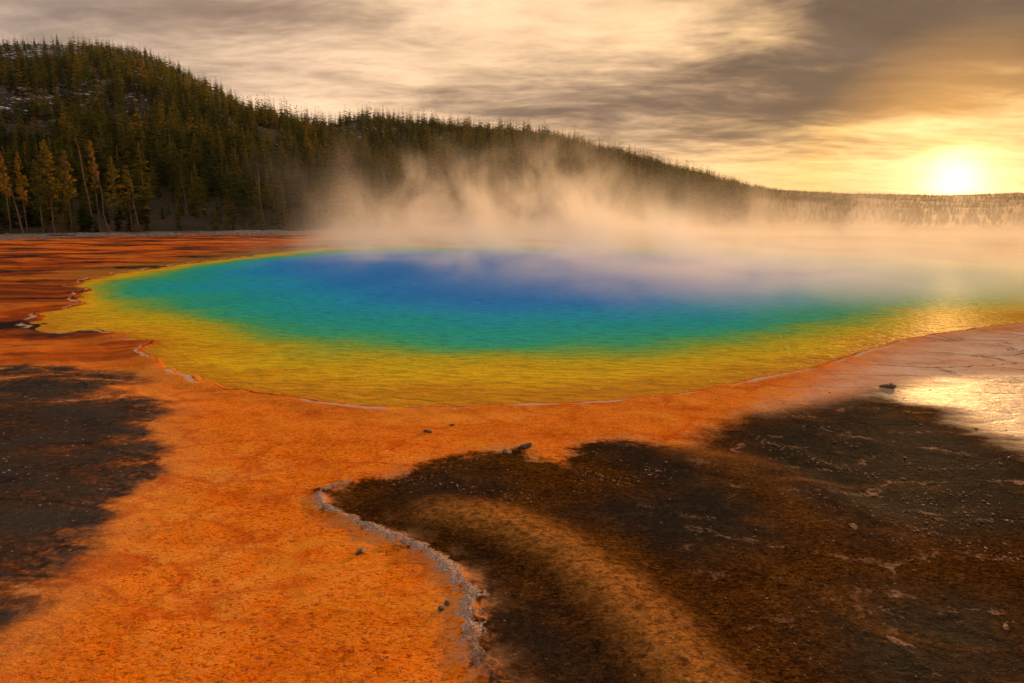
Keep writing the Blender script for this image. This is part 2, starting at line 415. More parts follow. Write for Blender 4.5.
# ------------------------------------------------------------------ the spring water
def build_water():
    radii = np.exp(np.arange(math.log(16), math.log(135), 0.011))
    angles = np.radians(np.arange(-46, 62, 0.22))
    x, y, r, a, f = polar_grid(radii, angles)
    P = np.stack([x, y], 1)
    sp = pool_dist(P)
    keep = sp < 0.45
    fk = keep[f].all(1); f = f[fk]
    used = np.unique(f); remap = np.full(len(x), -1); remap[used] = np.arange(len(used)); f = remap[f]
    x, y, sp, P = x[used], y[used], sp[used], P[used]
    j = np.stack([fbm(x*0.12, y*0.12, 4, 61), fbm(x*0.12+9, y*0.12, 4, 62)], 1)*5
    Q = P + j
    s1 = poly_sd(Q, C1); s2 = poly_sd(Q, C2); s3 = poly_sd(Q, C3)
    d0 = np.maximum(-sp, 0)
    t = np.where(s1 > 0, d0/(d0+s1+1e-6), np.where(s2 > 0, 1 + (-s1)/(-s1+s2+1e-6), np.where(s3 > 0, 2 + (-s2)/(-s2+s3+1e-6), 3 + np.clip(-s3/14, 0, 1))))
    me = make_mesh('water', np.stack([x, y, np.full(len(x), -0.035)], 1), f, {'depth_ring': t/4.0}, smooth=True)
    m, g, out = new_mat('spring_water')
    p = g.pos(); X, Y, Z = g.sep(p); fp = g.comb(X, Y, 0)
    n1 = g.noise(g.mapping(fp, (0.35, 0.8, 1)), 1.0, 4, 0.55)
    tt = g.add(g.attr('depth_ring'), g.mul(g.sub(n1, 0.5), 0.09), g.mul(g.sub(g.noise(g.mapping(fp, (0.07, 0.16, 1)), 1.0, 4, 0.6, 0.5), 0.5), 0.20))
    col = g.ramp(tt, [(0.0, (0.58, 0.26, 0.004)), (0.05, (0.66, 0.35, 0.004)), (0.14, (0.74, 0.48, 0.004)), (0.24, (0.54, 0.46, 0.010)), (0.32, (0.20, 0.44, 0.07)), (0.41, (0.040, 0.44, 0.25)), (0.54, (0.008, 0.42, 0.46)), (0.66, (0.008, 0.37, 0.72)), (0.80, (0.008, 0.25, 0.82)), (1.0, (0.010, 0.24, 0.82))])
    rimv = g.mul(g.ss(g.noise(g.mapping(fp, (0.16, 0.40, 1), (7, 1, 0)), 1.0, 4, 0.6, 0.4), 0.44, 0.62), g.ss(tt, 0.26, 0.10))
    col = g.mix(g.mul(rimv, 0.7), col, (0.55, 0.24, 0.003))
    mott = g.noise(g.mapping(fp, (1.1, 3.4, 1)), 1.0, 5, 0.62)
    col = g.mix(g.mul(g.ss(mott, 0.56, 0.38), 0.55), col, g.mix(1.0, col, (0.45, 0.5, 0.55), 'MULTIPLY'))  # light and dark of the ripples painted into the water colour
    w = g.noise(g.mapping(fp, (1.6, 3.4, 1)), 1.0, 3, 0.55, 0.5)
    w2 = g.noise(g.mapping(fp, (5.0, 10.0, 1)), 1.0, 2, 0.5, 0.3)
    nrm = g.bump(g.add(w, g.mul(w2, 0.35)), 1.0, 0.26)
    filmed(g, out, col, 0.021, 0.32, nrm)
    o = link('water', me, m)
    tag(o, 'rippled hot spring water shading from yellow rim to deep blue middle', kind='structure')
build_water()

# ------------------------------------------------------------------ hills
SKY = [(-420, 120), (-250, 84), (-120, 58), (0, 45), (40, 44), (90, 46), (130, 51), (160, 63), (200, 83), (240, 104), (262, 114), (280, 119), (300, 123), (330, 126), (345, 123), (362, 118.5), (400, 122), (450, 125.5), (500, 129),
       (530, 131), (560, 138), (600, 151), (640, 162), (680, 172), (720, 183), (745, 187), (780, 190), (850, 194), (940, 195.5), (1024, 193), (1150, 188), (1400, 170)]
_az = []; _te = []
for q in SKY:
    d = ray(*q); _az.append(math.atan2(d[0], d[1])); _te.append(d[2]/math.hypot(d[0], d[1]))
_az = np.array(_az); _te = np.array(_te)
def pxaz(px, py=190):
    d = ray(px, py); return math.atan2(d[0], d[1])
_ra = np.array([pxaz(p) for p in (-420, 150, 200, 280, 310, 360, 500, 680, 750, 800, 1400)]); _rr = np.array([760, 760, 700, 610, 600, 640, 740, 850, 1000, 1350, 1500])
_ba = np.array([pxaz(p) for p in (-420, 300, 420, 700, 800, 1400)]); _br = np.array([171, 171, 185, 200, 240, 260])
OUT_AZ = pxaz(268)

def hill_z(r, az):
    te = np.interp(az, _az, _te); R = np.interp(az, _ra, _rr); B = np.interp(az, _ba, _br)
    zr = CAM_H + R*te
    u = (r-B)/(R-B)
    x = r*np.sin(az); y = r*np.cos(az)
    uu = np.clip(u, 0, 1)
    s = 0.10*uu + 0.90*(uu**1.35)*(1.30-0.30*uu)/1.0
    z = zr*s
    bump = (22*fbm(x/90, y/90, 4, 71) + 5*fbm(x/22, y/22, 3, 77))*np.sin(PI*np.clip(uu, 0, 1))
    z = z + bump*np.clip(zr/60, 0.2, 1)
    z = z + 13*np.exp(-((az-OUT_AZ)*420/34)**2 - ((r-415)/42)**2)
    z = np.where(u > 1, zr*(1-0.9*np.clip((r-R)/900, 0, 1)**1.2) + 1.2*fbm(x/14, y/14, 3, 5)*0, z)
    z = np.where(u < 0, -2.0 + 2.0*sstep(-0.06, 0.0, u), z)
    fade = sstep(math.radians(72), math.radians(55), np.abs(az))
    return z*fade - 3*(1-fade)

def build_hills():
    az = np.radians(np.arange(-72, 72.01, 0.28))
    u = np.concatenate([np.linspace(-0.05, 0, 3), np.linspace(0.008, 1, 130), 1+np.linspace(0.02, 1.0, 24)])
    U, A = np.meshgrid(u, az, indexing='ij')
    R = np.interp(A, _ra, _rr); B = np.interp(A, _ba, _br)
    r = np.where(U <= 1, B+U*(R-B), R + (U-1)*950)
    z = hill_z(r, A)
    nr, na = r.shape; idx = np.arange(nr*na).reshape(nr, na)
    f = np.stack([idx[:-1, :-1], idx[1:, :-1], idx[1:, 1:], idx[:-1, 1:]], -1).reshape(-1, 4)
    me = make_mesh('hills', np.stack([(r*np.sin(A)).ravel(), (r*np.cos(A)).ravel(), z.ravel()], 1), f[:, ::-1], smooth=True)
    m, g, out = new_mat('hillside_soil')
    p = g.pos(); X, Y, Z = g.sep(p)
    n1 = g.noise(p, 0.06, 5, 0.6); n2 = g.noise(p, 0.6, 5, 0.65)
    base = g.ramp(g.add(g.mul(n1, 0.6), g.mul(n2, 0.4)), [(0.36, (0.010, 0.009, 0.005)), (0.52, (0.026, 0.019, 0.010)), (0.66, (0.070, 0.042, 0.022))])
    # lingering snow in small level patches, mostly high on the left hill
    sn = g.noise(g.mapping(p, (0.20, 0.28, 0.6)), 1.0, 5, 0.72)
    hi = g.add(g.mul(g.ss(Z, 30, 110), 0.09), g.mul(g.ss(g.noise(p, 0.012, 2), 0.42, 0.62), 0.06))
    snm = g.mul(g.mul(g.ss(g.add(sn, hi), 0.655, 0.68), g.ss(Z, 12, 34)), g.ss(X, 150, -60))
    base = g.mix(snm, base, (0.62, 0.64, 0.70))
    nrm = g.bump(n2, 0.6, 1.2)
    principled(g, out, base, 0.85, nrm, 0.2)
    o = link('hills', me, m)
    tag(o, 'wooded hills with scraps of snow rising behind the hot spring', kind='structure')
build_hills()

# ------------------------------------------------------------------ trees
def foliage_mat():
    m, g, out = new_mat('conifer_needles')
    t = g.attr('tint')
    col = g.ramp(t, [(0.0, (0.010, 0.020, 0.006)), (0.45, (0.060, 0.085, 0.012)), (0.75, (0.17, 0.14, 0.018)), (1.0, (0.26, 0.115, 0.022))])  # warm upper stops put golden sunlight into the needle colour
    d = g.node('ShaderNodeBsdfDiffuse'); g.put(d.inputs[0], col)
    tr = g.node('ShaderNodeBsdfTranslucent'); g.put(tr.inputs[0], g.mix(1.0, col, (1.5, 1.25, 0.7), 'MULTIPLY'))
    mx = g.node('ShaderNodeMixShader'); mx.inputs[0].default_value = 0.58
    g.put(mx.inputs[1], d.outputs[0]); g.put(mx.inputs[2], tr.outputs[0]); g.put(out.inputs[0], mx.outputs[0])
    return m
def bark_mat(name, c0, c1):
    m, g, out = new_mat(name)
    tc = g.node('ShaderNodeTexCoord').outputs['Object']
    n = g.noise(g.mapping(tc, (6, 6, 0.8)), 1.0, 4, 0.6)
    principled(g, out, g.ramp(n, [(0.35, c0), (0.65, c1)]), 0.85, g.bump(n, 0.5, 0.05), 0.2)
    return m
M_NEEDLE = foliage_mat()
M_BARK = bark_mat('pine_bark', (0.05, 0.032, 0.022), (0.20, 0.12, 0.075))
M_DEAD = bark_mat('weathered_dead_wood', (0.08, 0.045, 0.03), (0.24, 0.14, 0.09))

def tube(pts, rad, n=6):
    """tapered round limb through the points; returns verts, quads"""
    V = []; F = []
    pts = [np.array(p, float) for p in pts]
    for i, (p, r) in enumerate(zip(pts, rad)):
        d = pts[min(i+1, len(pts)-1)] - pts[max(i-1, 0)]; d /= np.linalg.norm(d)+1e-9
        a = np.cross(d, [0.31, 0.95, 0.05]); a /= np.linalg.norm(a)+1e-9; b = np.cross(d, a)
        for k in range(n):
            t = 2*PI*k/n; V.append(p + r*(math.cos(t)*a + math.sin(t)*b))
        if i:
            for k in range(n):
                F.append((n*(i-1)+k, n*(i-1)+(k+1) % n, n*i+(k+1) % n, n*i+k))
    return V, F

def join_parts(parts):
    V = []; F = []
    for v, f in parts:
        b = len(V); V += list(v); F += [tuple(b+i for i in q) for q in f]
    return V, F

def conifer_crown(h, rmax, z0, tiers, per, sub, rnd, tint, sparse=0.0, prof=0.85):
    """needle sprays on drooping boughs; triangles"""
    V = []; F = []; T = []
    def tri(a, b, c, t):
        i = len(V); V.extend((a, b, c)); F.append((i, i+1, i+2)); T.extend((t, t, t))
    for i in range(tiers):
        u = (i + rnd.random()*0.6)/tiers
        z = z0 + (h-z0)*u*0.97
        L0 = rmax*((1-u)**prof)*(0.55+0.45*min(1, (u+0.05)*5)) + 0.10
        a0 = rnd.random()*6.28
        for k in range(per):
            if rnd.random() < sparse: continue
            a = a0 + 2*PI*k/per + rnd.uniform(-.35, .35)
            L = L0*rnd.uniform(0.6, 1.2)
            zt = z; z = zt + rnd.uniform(-.55, .55)*(h-z0)/tiers
            ca, sa = math.cos(a), math.sin(a)
            droop = rnd.uniform(0.10, 0.42)*L*(1-u*0.9) - 0.25*L*u
            w = L*rnd.uniform(0.34, 0.52) + 0.08
            t = min(1, max(0, tint + rnd.uniform(-.16, .16)))
            root = np.array([0, 0, z + 0.12*L]); tip = np.array([ca*L, sa*L, z-droop])
            mid = root*0.45 + tip*0.55; side = np.array([-sa*w, ca*w, -0.18*L])
            tri(root, mid+side, tip, t); tri(root, tip, mid-side*np.array([1, 1, -1]), t)
            for q in range(sub):
                s = rnd.uniform(0.35, 0.95); b = root*(1-s)+tip*s
                a2 = a + rnd.choice((-1, 1))*rnd.uniform(0.5, 1.2); l2 = L*rnd.uniform(0.25, 0.45)
                e = b + np.array([math.cos(a2)*l2, math.sin(a2)*l2, rnd.uniform(-.25, .2)*l2])
                n2 = np.array([-math.sin(a2)*l2*.28, math.cos(a2)*l2*.28, -.1*l2])
                tri(b-n2, e, b+n2, t)
            z = zt
    tri(np.array([-.12, 0, h-1.0]), np.array([.12, 0, h-1.0]), np.array([0, 0, h]), tint)
    tri(np.array([0, -.12, h-1.0]), np.array([0, .12, h-1.0]), np.array([0, 0, h]), tint)
    return np.array(V), np.array(F), np.array(T)

def clump_crown(h, rmax, z0, n, rnd, tint):
    """open lodgepole crown: separate tufts at the ends of bare boughs"""
    V = []; F = []; T = []; limbs = []
    for i in range(n):
        u = rnd.random()**0.9; z = z0 + (h-z0)*u
        L = rmax*(1-u)**0.7*rnd.uniform(0.35, 1.1)*(0.45 + 0.55*min(1, u*4)) + 0.15
        a = rnd.random()*6.28
        c = np.array([math.cos(a)*L, math.sin(a)*L, z + rnd.uniform(-.1, .25)*L])
        limbs.append(tube([(0, 0, z-0.15), c], [0.05, 0.02], 3))
        t0 = min(1, max(0, tint+rnd.uniform(-.2, .2)))
        R = 0.35 + 0.35*rmax*(1-u)*0.5
        for q in range(13):
            d = np.array([rnd.gauss(0, 1), rnd.gauss(0, 1), rnd.gauss(0, .6)]); d /= np.linalg.norm(d)
            e = c + d*R*rnd.uniform(.6, 1.25); s = np.cross(d, [rnd.gauss(0, 1), rnd.gauss(0, 1), rnd.gauss(0, 1)]); s *= R*0.26/(np.linalg.norm(s)+1e-9)
            b = len(V); V += [c-s*.6, c+s*.6, e+s*.5, e-s*.5]; F += [(b, b+1, b+2), (b, b+2, b+3)]; T += [t0]*4
    return (np.array(V), np.array(F), np.array(T)), limbs

PINES = []
for i in range(9):
    rnd = random.Random(100+i)
    h = 12.0; z0 = [0.6, 1.0, 2.2, 0.8, 3.0, 1.5, 0.5, 2.6, 1.2][i]
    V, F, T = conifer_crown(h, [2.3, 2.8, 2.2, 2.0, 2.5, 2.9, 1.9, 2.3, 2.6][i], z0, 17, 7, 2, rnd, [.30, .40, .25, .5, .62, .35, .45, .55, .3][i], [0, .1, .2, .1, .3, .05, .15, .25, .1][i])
    crown = make_mesh('crown', V, F, {'tint': T}); crown.materials.append(M_NEEDLE)
    v, f = tube([(0, 0, -0.6), (0.02, 0.03, 4), (0, 0.02, 8), (0, 0, 11.6)], [0.19, 0.14, 0.09, 0.03], 6)
    trunk = make_mesh('trunk', v, f, smooth=True); trunk.materials.append(M_BARK)
    PINES.append((h, trunk, crown))
TALL = []
for i in range(5):
    rnd = random.Random(300+i)
    h = 20.0
    (V, F, T), limbs = clump_crown(h, [2.5, 2.0, 2.8, 2.1, 2.4][i], [7, 9, 6.5, 8, 6][i], [110, 80, 120, 96, 105][i], rnd, [.72, .85, .66, .80, .60][i])  # high tints paint the low sun's orange light onto these crowns
    crown = make_mesh('crown', V, F, {'tint': T}); crown.materials.append(M_NEEDLE)
    v, f = join_parts([tube([(0, 0, -0.6), (0.06, 0.03, 7), (0.12, 0.02, 14), (0, 0, 19.6)], [0.24, 0.19, 0.12, 0.03], 7)] + limbs)
    trunk = make_mesh('trunk', v, f, smooth=True); trunk.materials.append(M_BARK)
    TALL.append((h, trunk, crown))

def plant_tree(kind, x, y, z, h, rz, label, cat, group, name='pine_tree', wide=1.0, lean=(0, 0)):
    H, trunk, crown = kind
    e = bpy.data.objects.new(name, None); COL.objects.link(e)
    s = h/H
    e.location = (x, y, z); e.rotation_euler = (lean[0], lean[1], rz); e.scale = (s*wide, s*wide, s)
    tag(e, label, cat, group)
    link('trunk', trunk, parent=e); link('crown', crown, parent=e)
    return e

def at_range(px, r, py=228):
    a = pxaz(px, py); return r*math.sin(a), r*math.cos(a), float(hill_z(np.array([r]), np.array([a]))[0])

def tree_height(px, ytop, r, zb):
    d = ray(px, ytop); return CAM_H + r*d[2]/math.hypot(d[0], d[1]) - zb

# pines one can name at the foot of the hill: pixel column, top row, distance, kind, label
NAMED = [
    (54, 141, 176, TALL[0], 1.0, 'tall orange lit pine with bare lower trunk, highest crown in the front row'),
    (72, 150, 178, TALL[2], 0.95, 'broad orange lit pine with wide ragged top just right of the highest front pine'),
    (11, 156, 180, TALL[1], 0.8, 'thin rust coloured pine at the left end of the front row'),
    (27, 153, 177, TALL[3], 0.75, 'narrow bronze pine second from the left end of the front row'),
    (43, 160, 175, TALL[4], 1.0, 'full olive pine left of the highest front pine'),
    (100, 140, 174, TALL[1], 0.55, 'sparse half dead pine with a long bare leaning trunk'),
    (118, 157, 177, TALL[4], 1.05, 'bushy golden pine right of the half dead leaning pine'),
    (132, 165, 176, TALL[2], 0.9, 'golden pine beside the short pale broken snag'),
    (147, 170, 178, PINES[4], 1.1, 'olive pine just right of the short pale broken snag'),
    (228, 135, 260, PINES[3], 0.8, 'slender spire of a spruce standing left of the snowy outcrop'),
    (247, 145, 250, PINES[1], 1.0, 'dense spruce directly below the snowy outcrop'),
    (232, 160, 225, PINES[7], 1.0, 'amber spruce between the shore and the snowy outcrop'),
]
for k, (px, yt, r, kind, wd, lab) in enumerate(NAMED):
    x, y, z = at_range(px, r)
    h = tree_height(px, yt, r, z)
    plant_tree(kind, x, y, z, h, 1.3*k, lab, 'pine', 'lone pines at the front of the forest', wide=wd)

# standing dead trunks
def snag(px, yt, r, pxt, label, seed, thick=0.2, pale=True):
    rnd = random.Random(seed)
    x, y, z = at_range(px, r)
    h = tree_height(px, yt, r, z)
    dx = (pxt-px)/FPX*r
    e = bpy.data.objects.new('dead_tree', None); COL.objects.link(e); e.location = (x, y, z)
    tag(e, label, 'dead tree', 'standing dead trees')
    pts = [np.array([dx*t + rnd.uniform(-.28, .28)*(0 < t < 1), rnd.uniform(-.2, .2), -0.5+(h+0.5)*t]) for t in (0, .25, .5, .75, 1)]
    v, f = tube(pts, [thick*.75, thick*.6, thick*.48, thick*.34, thick*.15], 7)
    link('trunk', make_mesh('trunk', v, f, smooth=True), M_DEAD, e)
    stubs = []
    for i in range(26):
        t = rnd.uniform(.3, .97); zc = -0.5+(h+0.5)*t; p = np.array([dx*t, 0, zc]); a = rnd.random()*6.28; L = rnd.uniform(.3, 1.5)*(1.2-t)
        stubs.append(tube([p, p+np.array([math.cos(a)*L, math.sin(a)*L, rnd.uniform(-.3, .15)*L])], [0.05, 0.015], 3))
    v, f = join_parts(stubs)
    link('crown', make_mesh('crown', v, f), M_DEAD, e)
for a in [(94, 127, 182, 87, 'tall grey dead trunk standing just left of the half dead leaning pine', 1, .22),
          (109, 150, 172.5, 102, 'long orange lit dead trunk leaning left at the edge of the sinter bank', 2, .20),
          (23, 184, 172.5, 18, 'short orange lit dead trunk at the left end of the front row', 3, .24),
          (140, 172, 173.5, 135, 'pale broken snag among the golden pines', 4, .21),
          (208, 150, 250, 207, 'rusty dead trunk halfway up the slope left of the snowy outcrop', 5, .28),
          (264, 160, 174, 262, 'tall straight pale snag below the snowy outcrop', 6, .20),
          (189, 172, 200, 187, 'thin grey snag in the dark gap between two stands', 7, .18),
          (286, 196, 176, 285, 'thin snag near the steam at the right end of the front row', 8, .16),
          (306, 188, 190, 306, 'faint grey snag veiled by thin steam near the shore', 9, .17),
          (282, 98, 606, 282, 'bare dead spar rising from the saddle skyline', 10, .5),
          (311, 106, 598, 311, 'second shorter dead spar on the saddle skyline, right of the first', 11, .42),
          (573, 124, 770, 573, 'bare dead spar on the skyline of the middle hill', 12, .42)]:
    snag(*a)

# the forest: sampled over the slopes, the ones that show largest as trees of their own
def sample_forest():
    out = []
    N = 230000
    az = rng.uniform(math.radians(-46), math.radians(46), N)
    r = np.sqrt(rng.uniform(165**2, 1520**2, N))
    te = np.interp(az, _az, _te); R = np.interp(az, _ra, _rr); B = np.interp(az, _ba, _br)
    u = (r-B)/(R-B)
    x = r*np.sin(az); y = r*np.cos(az)
    c1 = fbm(x/70, y/70, 4, 91); c2 = fbm(x/18, y/18, 3, 97)
    area = math.radians(92)*(1520**2-165**2)/2/N          # square metres per sample
    right = sstep(pxaz(700), pxaz(800), az)
    dens = 1/14.5*(1-sstep(300, 520, r)*0.40) * (1-0.62*right)
    upper = sstep(0.55, 0.85, u)*sstep(pxaz(300), pxaz(200), az)
    dens = dens*np.clip(1.0 + 2.6*c1 + 1.6*c2 - 0.35*upper, 0.06, 1.7)
    dens = dens*(1 - 0.9*np.exp(-((az-OUT_AZ)*420/20)**2 - ((r-398)/24)**2))
    dens = np.where((r < B+42) & (r > B+1.5), np.maximum(dens, 1/24.0), dens)
    keep = (u > 0.0) & (u < 1.02) & (rng.random(N) < dens*area)
    az, r, u, x, y, c1, right, upper = (q[keep] for q in (az, r, u, x, y, c1, right, upper))
    z = hill_z(r, az)
    h = rng.uniform(7.0, 14.5, len(r))*(1-0.22*upper)*(1-0.66*right)*(1+0.35*rng.random(len(r))**4)
    h = np.where(rng.random(len(r)) < 0.35, h*0.55, h)
    h = np.where(u > 0.93, h*rng.uniform(0.35, 1.15, len(r)), h)
    small = (r < 206) & (az < pxaz(360)); h = np.where(small, h*rng.uniform(0.40, 0.85, len(r)), h)
    return x, y, z, r, az, h, u
fx, fy, fz, fr, fa, fh, fu = sample_forest()
infov = (np.abs(fa) < math.radians(37.6))
score = np.where(infov, fh/fr, 0)
order = np.argsort(-score)
own = np.zeros(len(fr), bool)
sky_idx = [i for i in np.nonzero((fu > 0.955) & (fu < 1.0) & (fa < pxaz(215)) & (fa > pxaz(-5)))[0]][:34]
own[sky_idx] = True
for i in order:
    if own.sum() >= 286: break
    own[i] = True
for i in np.nonzero(own)[0]:
    if i in sky_idx: lab, grp = 'small dark spruce silhouetted on the skyline of the left hill', 'skyline spruces'; hh = fh[i]*1.1
    elif fa[i] > pxaz(345): lab, grp = 'olive pine at the far shore partly veiled by steam', 'pines behind the steam'; hh = fh[i]
    elif fr[i] < 200: lab, grp = 'low green pine in the front edge of the forest along the shore', 'front edge pines'; hh = fh[i]
    else: lab, grp = 'dark green pine in the dense forest behind the front edge pines', 'pines on the lower slope'; hh = fh[i]
    plant_tree(PINES[(3, 4, 6, 7)[rng.integers(4)] if fr[i] < 200 else rng.integers(len(PINES))], fx[i], fy[i], fz[i]-0.2, hh, rng.uniform(0, 6.28), lab, 'pine', grp, wide=rng.uniform(0.72, 1.08))

def merged_forest():
    Vs = []; Fs = []; Ts = []; base = 0
    rest = np.nonzero(~own)[0]
    lods = {}
    for lod, (tiers, per, sub) in enumerate(((13, 6, 1), (10, 5, 0), (8, 4, 0))):
        for k in range(6):
            rnd = random.Random(700+lod*10+k)
            V, F, T = conifer_crown(12, rnd.uniform(2.3, 3.2), rnd.uniform(.2, 1.2), tiers, per, sub, rnd, 0.4, 0.05)
            tv = np.array([(-.2, -.1, -.8), (.2, -.1, -.8), (0, 0, 9), (0, .2, -.8), (0, -.2, -.8), (0, 0, 9)])
            F = np.vstack([F, np.array([(0, 1, 2), (3, 4, 5)])+len(V)]); V = np.vstack([V, tv]); T = np.concatenate([T, np.full(6, .3)])
            lods[lod, k] = (V, F, T)
    lodi = np.where(fr[rest] < 330, 0, np.where(fr[rest] < 640, 1, 2))
    var = rng.integers(0, 6, len(rest))
    for (lod, k), (V, F, T) in lods.items():
        sel = rest[(lodi == lod) & (var == k)]
        n = len(sel)
        if not n: continue
        a = rng.uniform(0, 6.28, n); s = fh[sel]/12; w = s*rng.uniform(.8, 1.2, n)*(1.0 if lod < 2 else 1.15)
        ca, sa = np.cos(a), np.sin(a)
        X = (V[None, :, 0]*ca[:, None]-V[None, :, 1]*sa[:, None])*w[:, None] + fx[sel][:, None]
        Y = (V[None, :, 0]*sa[:, None]+V[None, :, 1]*ca[:, None])*w[:, None] + fy[sel][:, None]
        Z = V[None, :, 2]*s[:, None] + fz[sel][:, None]
        Vs.append(np.stack([X, Y, Z], -1).reshape(-1, 3))
        Fs.append((F[None] + (np.arange(n)*len(V))[:, None, None] + base).reshape(-1, 3))
        tt = np.clip(T[None] + (rng.uniform(-.42, .42, n))[:, None], 0, 1); Ts.append(tt.ravel())
        base += n*len(V)
    me = make_mesh('forest', np.vstack(Vs), np.vstack(Fs), {'tint': np.concatenate(Ts)})
    o = link('forest', me, M_NEEDLE)
    tag(o, 'dense evergreen forest covering the hills beyond the spring', kind='stuff')
    print('forest trees', len(rest), 'faces', len(me.polygons))
merged_forest()

# ------------------------------------------------------------------ stones, logs, chips
def stone_mat(name, c0, c1):
    m, g, out = new_mat(name)
    tc = g.node('ShaderNodeTexCoord').outputs['Object']
    n = g.noise(tc, 14, 5, 0.65)
    principled(g, out, g.ramp(n, [(0.35, c0), (0.65, c1)]), 0.75, g.bump(n, 0.6, 0.03), 0.3)
    return m
M_STONE = stone_mat('sinter_stone', (0.07, 0.036, 0.022), (0.34, 0.19, 0.115))
M_DSTONE = stone_mat('dark_stone', (0.03, 0.02, 0.014), (0.13, 0.085, 0.055))
def gz(x, y):
    P = np.array([[x, y]]); return float(flat_height(P[:, 0], P[:, 1], pool_dist(P))[0])
import bmesh
def stone(px, py, size, flatn, label, mat, seed):
    x, y = ground(px, py); rnd = random.Random(seed)
    bm = bmesh.new(); bmesh.ops.create_icosphere(bm, subdivisions=3, radius=1)
    o1 = Vector((rnd.uniform(0, 9), rnd.uniform(0, 9), 0))
    planes = [(Vector((rnd.gauss(0, 1), rnd.gauss(0, 1), rnd.gauss(0, .7))).normalized(), rnd.uniform(.5, .85)) for _ in range(9)]
    from mathutils import noise as mn
    for v in bm.verts:
        for n, d in planes:
            e = v.co.dot(n)
            if e > d: v.co -= n*(e-d)*0.9
        v.co *= 1 + 0.16*mn.noise(v.co*2.3+o1)
        v.co = Vector((v.co.x*size*1.25, v.co.y*size*0.8, v.co.z*size*flatn))
    me = bpy.data.meshes.new('stone'); bm.to_mesh(me); bm.free()
    o = link('stone', me, mat); o.location = (x, y, gz(x, y)+size*flatn*0.45); o.rotation_euler = (0.1, 0.15, rnd.random()*6)
    tag(o, label, 'stone', 'loose stones on the mats')
stone(362, 551, 0.093, .5, 'pale brown sinter stone lying alone on the orange mat', M_STONE, 1)
stone(357, 554, 0.043, .5, 'small dark stone touching the lone pale stone', M_DSTONE, 2)
stone(441, 610, 0.074, .5, 'dark stone beside the bend of the white crust', M_DSTONE, 3)
stone(447, 604, 0.056, .6, 'smaller dark stone just above the one at the crust bend', M_DSTONE, 4)
stone(428, 432, 0.124, .35, 'flat dark stone on the orange mat below the water edge', M_DSTONE, 5)
stone(452, 425, 0.074, .4, 'small dark stone right of the flat dark stone near the water edge', M_DSTONE, 6)
stone(524, 447, 0.174, .45, 'jagged dark stone at the pointed tip of the brown mat', M_DSTONE, 7)
stone(508, 452, 0.124, .4, 'grey slab left of the jagged stone at the tip of the brown mat', M_STONE, 8)
stone(889, 388, 0.260, .35, 'long dark stone on the pale shore near the bright wet sheet', M_DSTONE, 9)
stone(852, 527, 0.087, .35, 'thin pale chip lying on the dark brown mat', M_STONE, 10)
stone(1006, 627, 0.056, .4, 'small grey chip near the lower right corner of the brown mat', M_STONE, 11)

def log(px, r, length, rz, rad, label, seed):
    rnd = random.Random(seed); a = pxaz(px, 230); x, y = r*math.sin(a), r*math.cos(a)
    z = gz(x, y) if r < 171 else float(hill_z(np.array([r]), np.array([a]))[0])
    pts = [(t*length, rnd.uniform(-.1, .1), rad*0.8 + rnd.uniform(-.03, .05)) for t in (-.5, -.2, .1, .35, .5)]
    v, f = tube(pts, [rad, rad*.9, rad*.8, rad*.65, rad*.45], 7)
    parts = [(v, f)]
    for i in range(5):
        t = rnd.uniform(-.4, .45); L = rnd.uniform(.2, .7); an = rnd.uniform(.4, 2.6)
        parts.append(tube([(t*length, 0, rad), (t*length+.2, math.cos(an)*L, rad+math.sin(an)*L)], [.05, .02], 3))
    v, f = join_parts(parts)
    o = link('fallen_log', make_mesh('fallen_log', v, f, smooth=True), M_DEAD)
    o.location = (x, y, z); o.rotation_euler = (0, 0, rz)
    tag(o, label, 'log', 'fallen logs along the far shore')
log(28, 172, 14, 0.15, .16, 'long thin fallen log in front of the trees at the far left shore', 1)
log(62, 161, 6, -0.2, .22, 'pale fallen log lying on the grey sinter bank below the tallest pines', 2)
log(128, 162, 9, 0.05, .20, 'fallen log on the sinter bank right of the leaning dead trunk', 3)
log(182, 163, 7, -0.1, .2, 'fallen log on the sinter bank between the two stands of pines', 4)
log(305, 172, 8, 0.5, .22, 'bleached fallen log at the shore beside the drifting steam', 5)

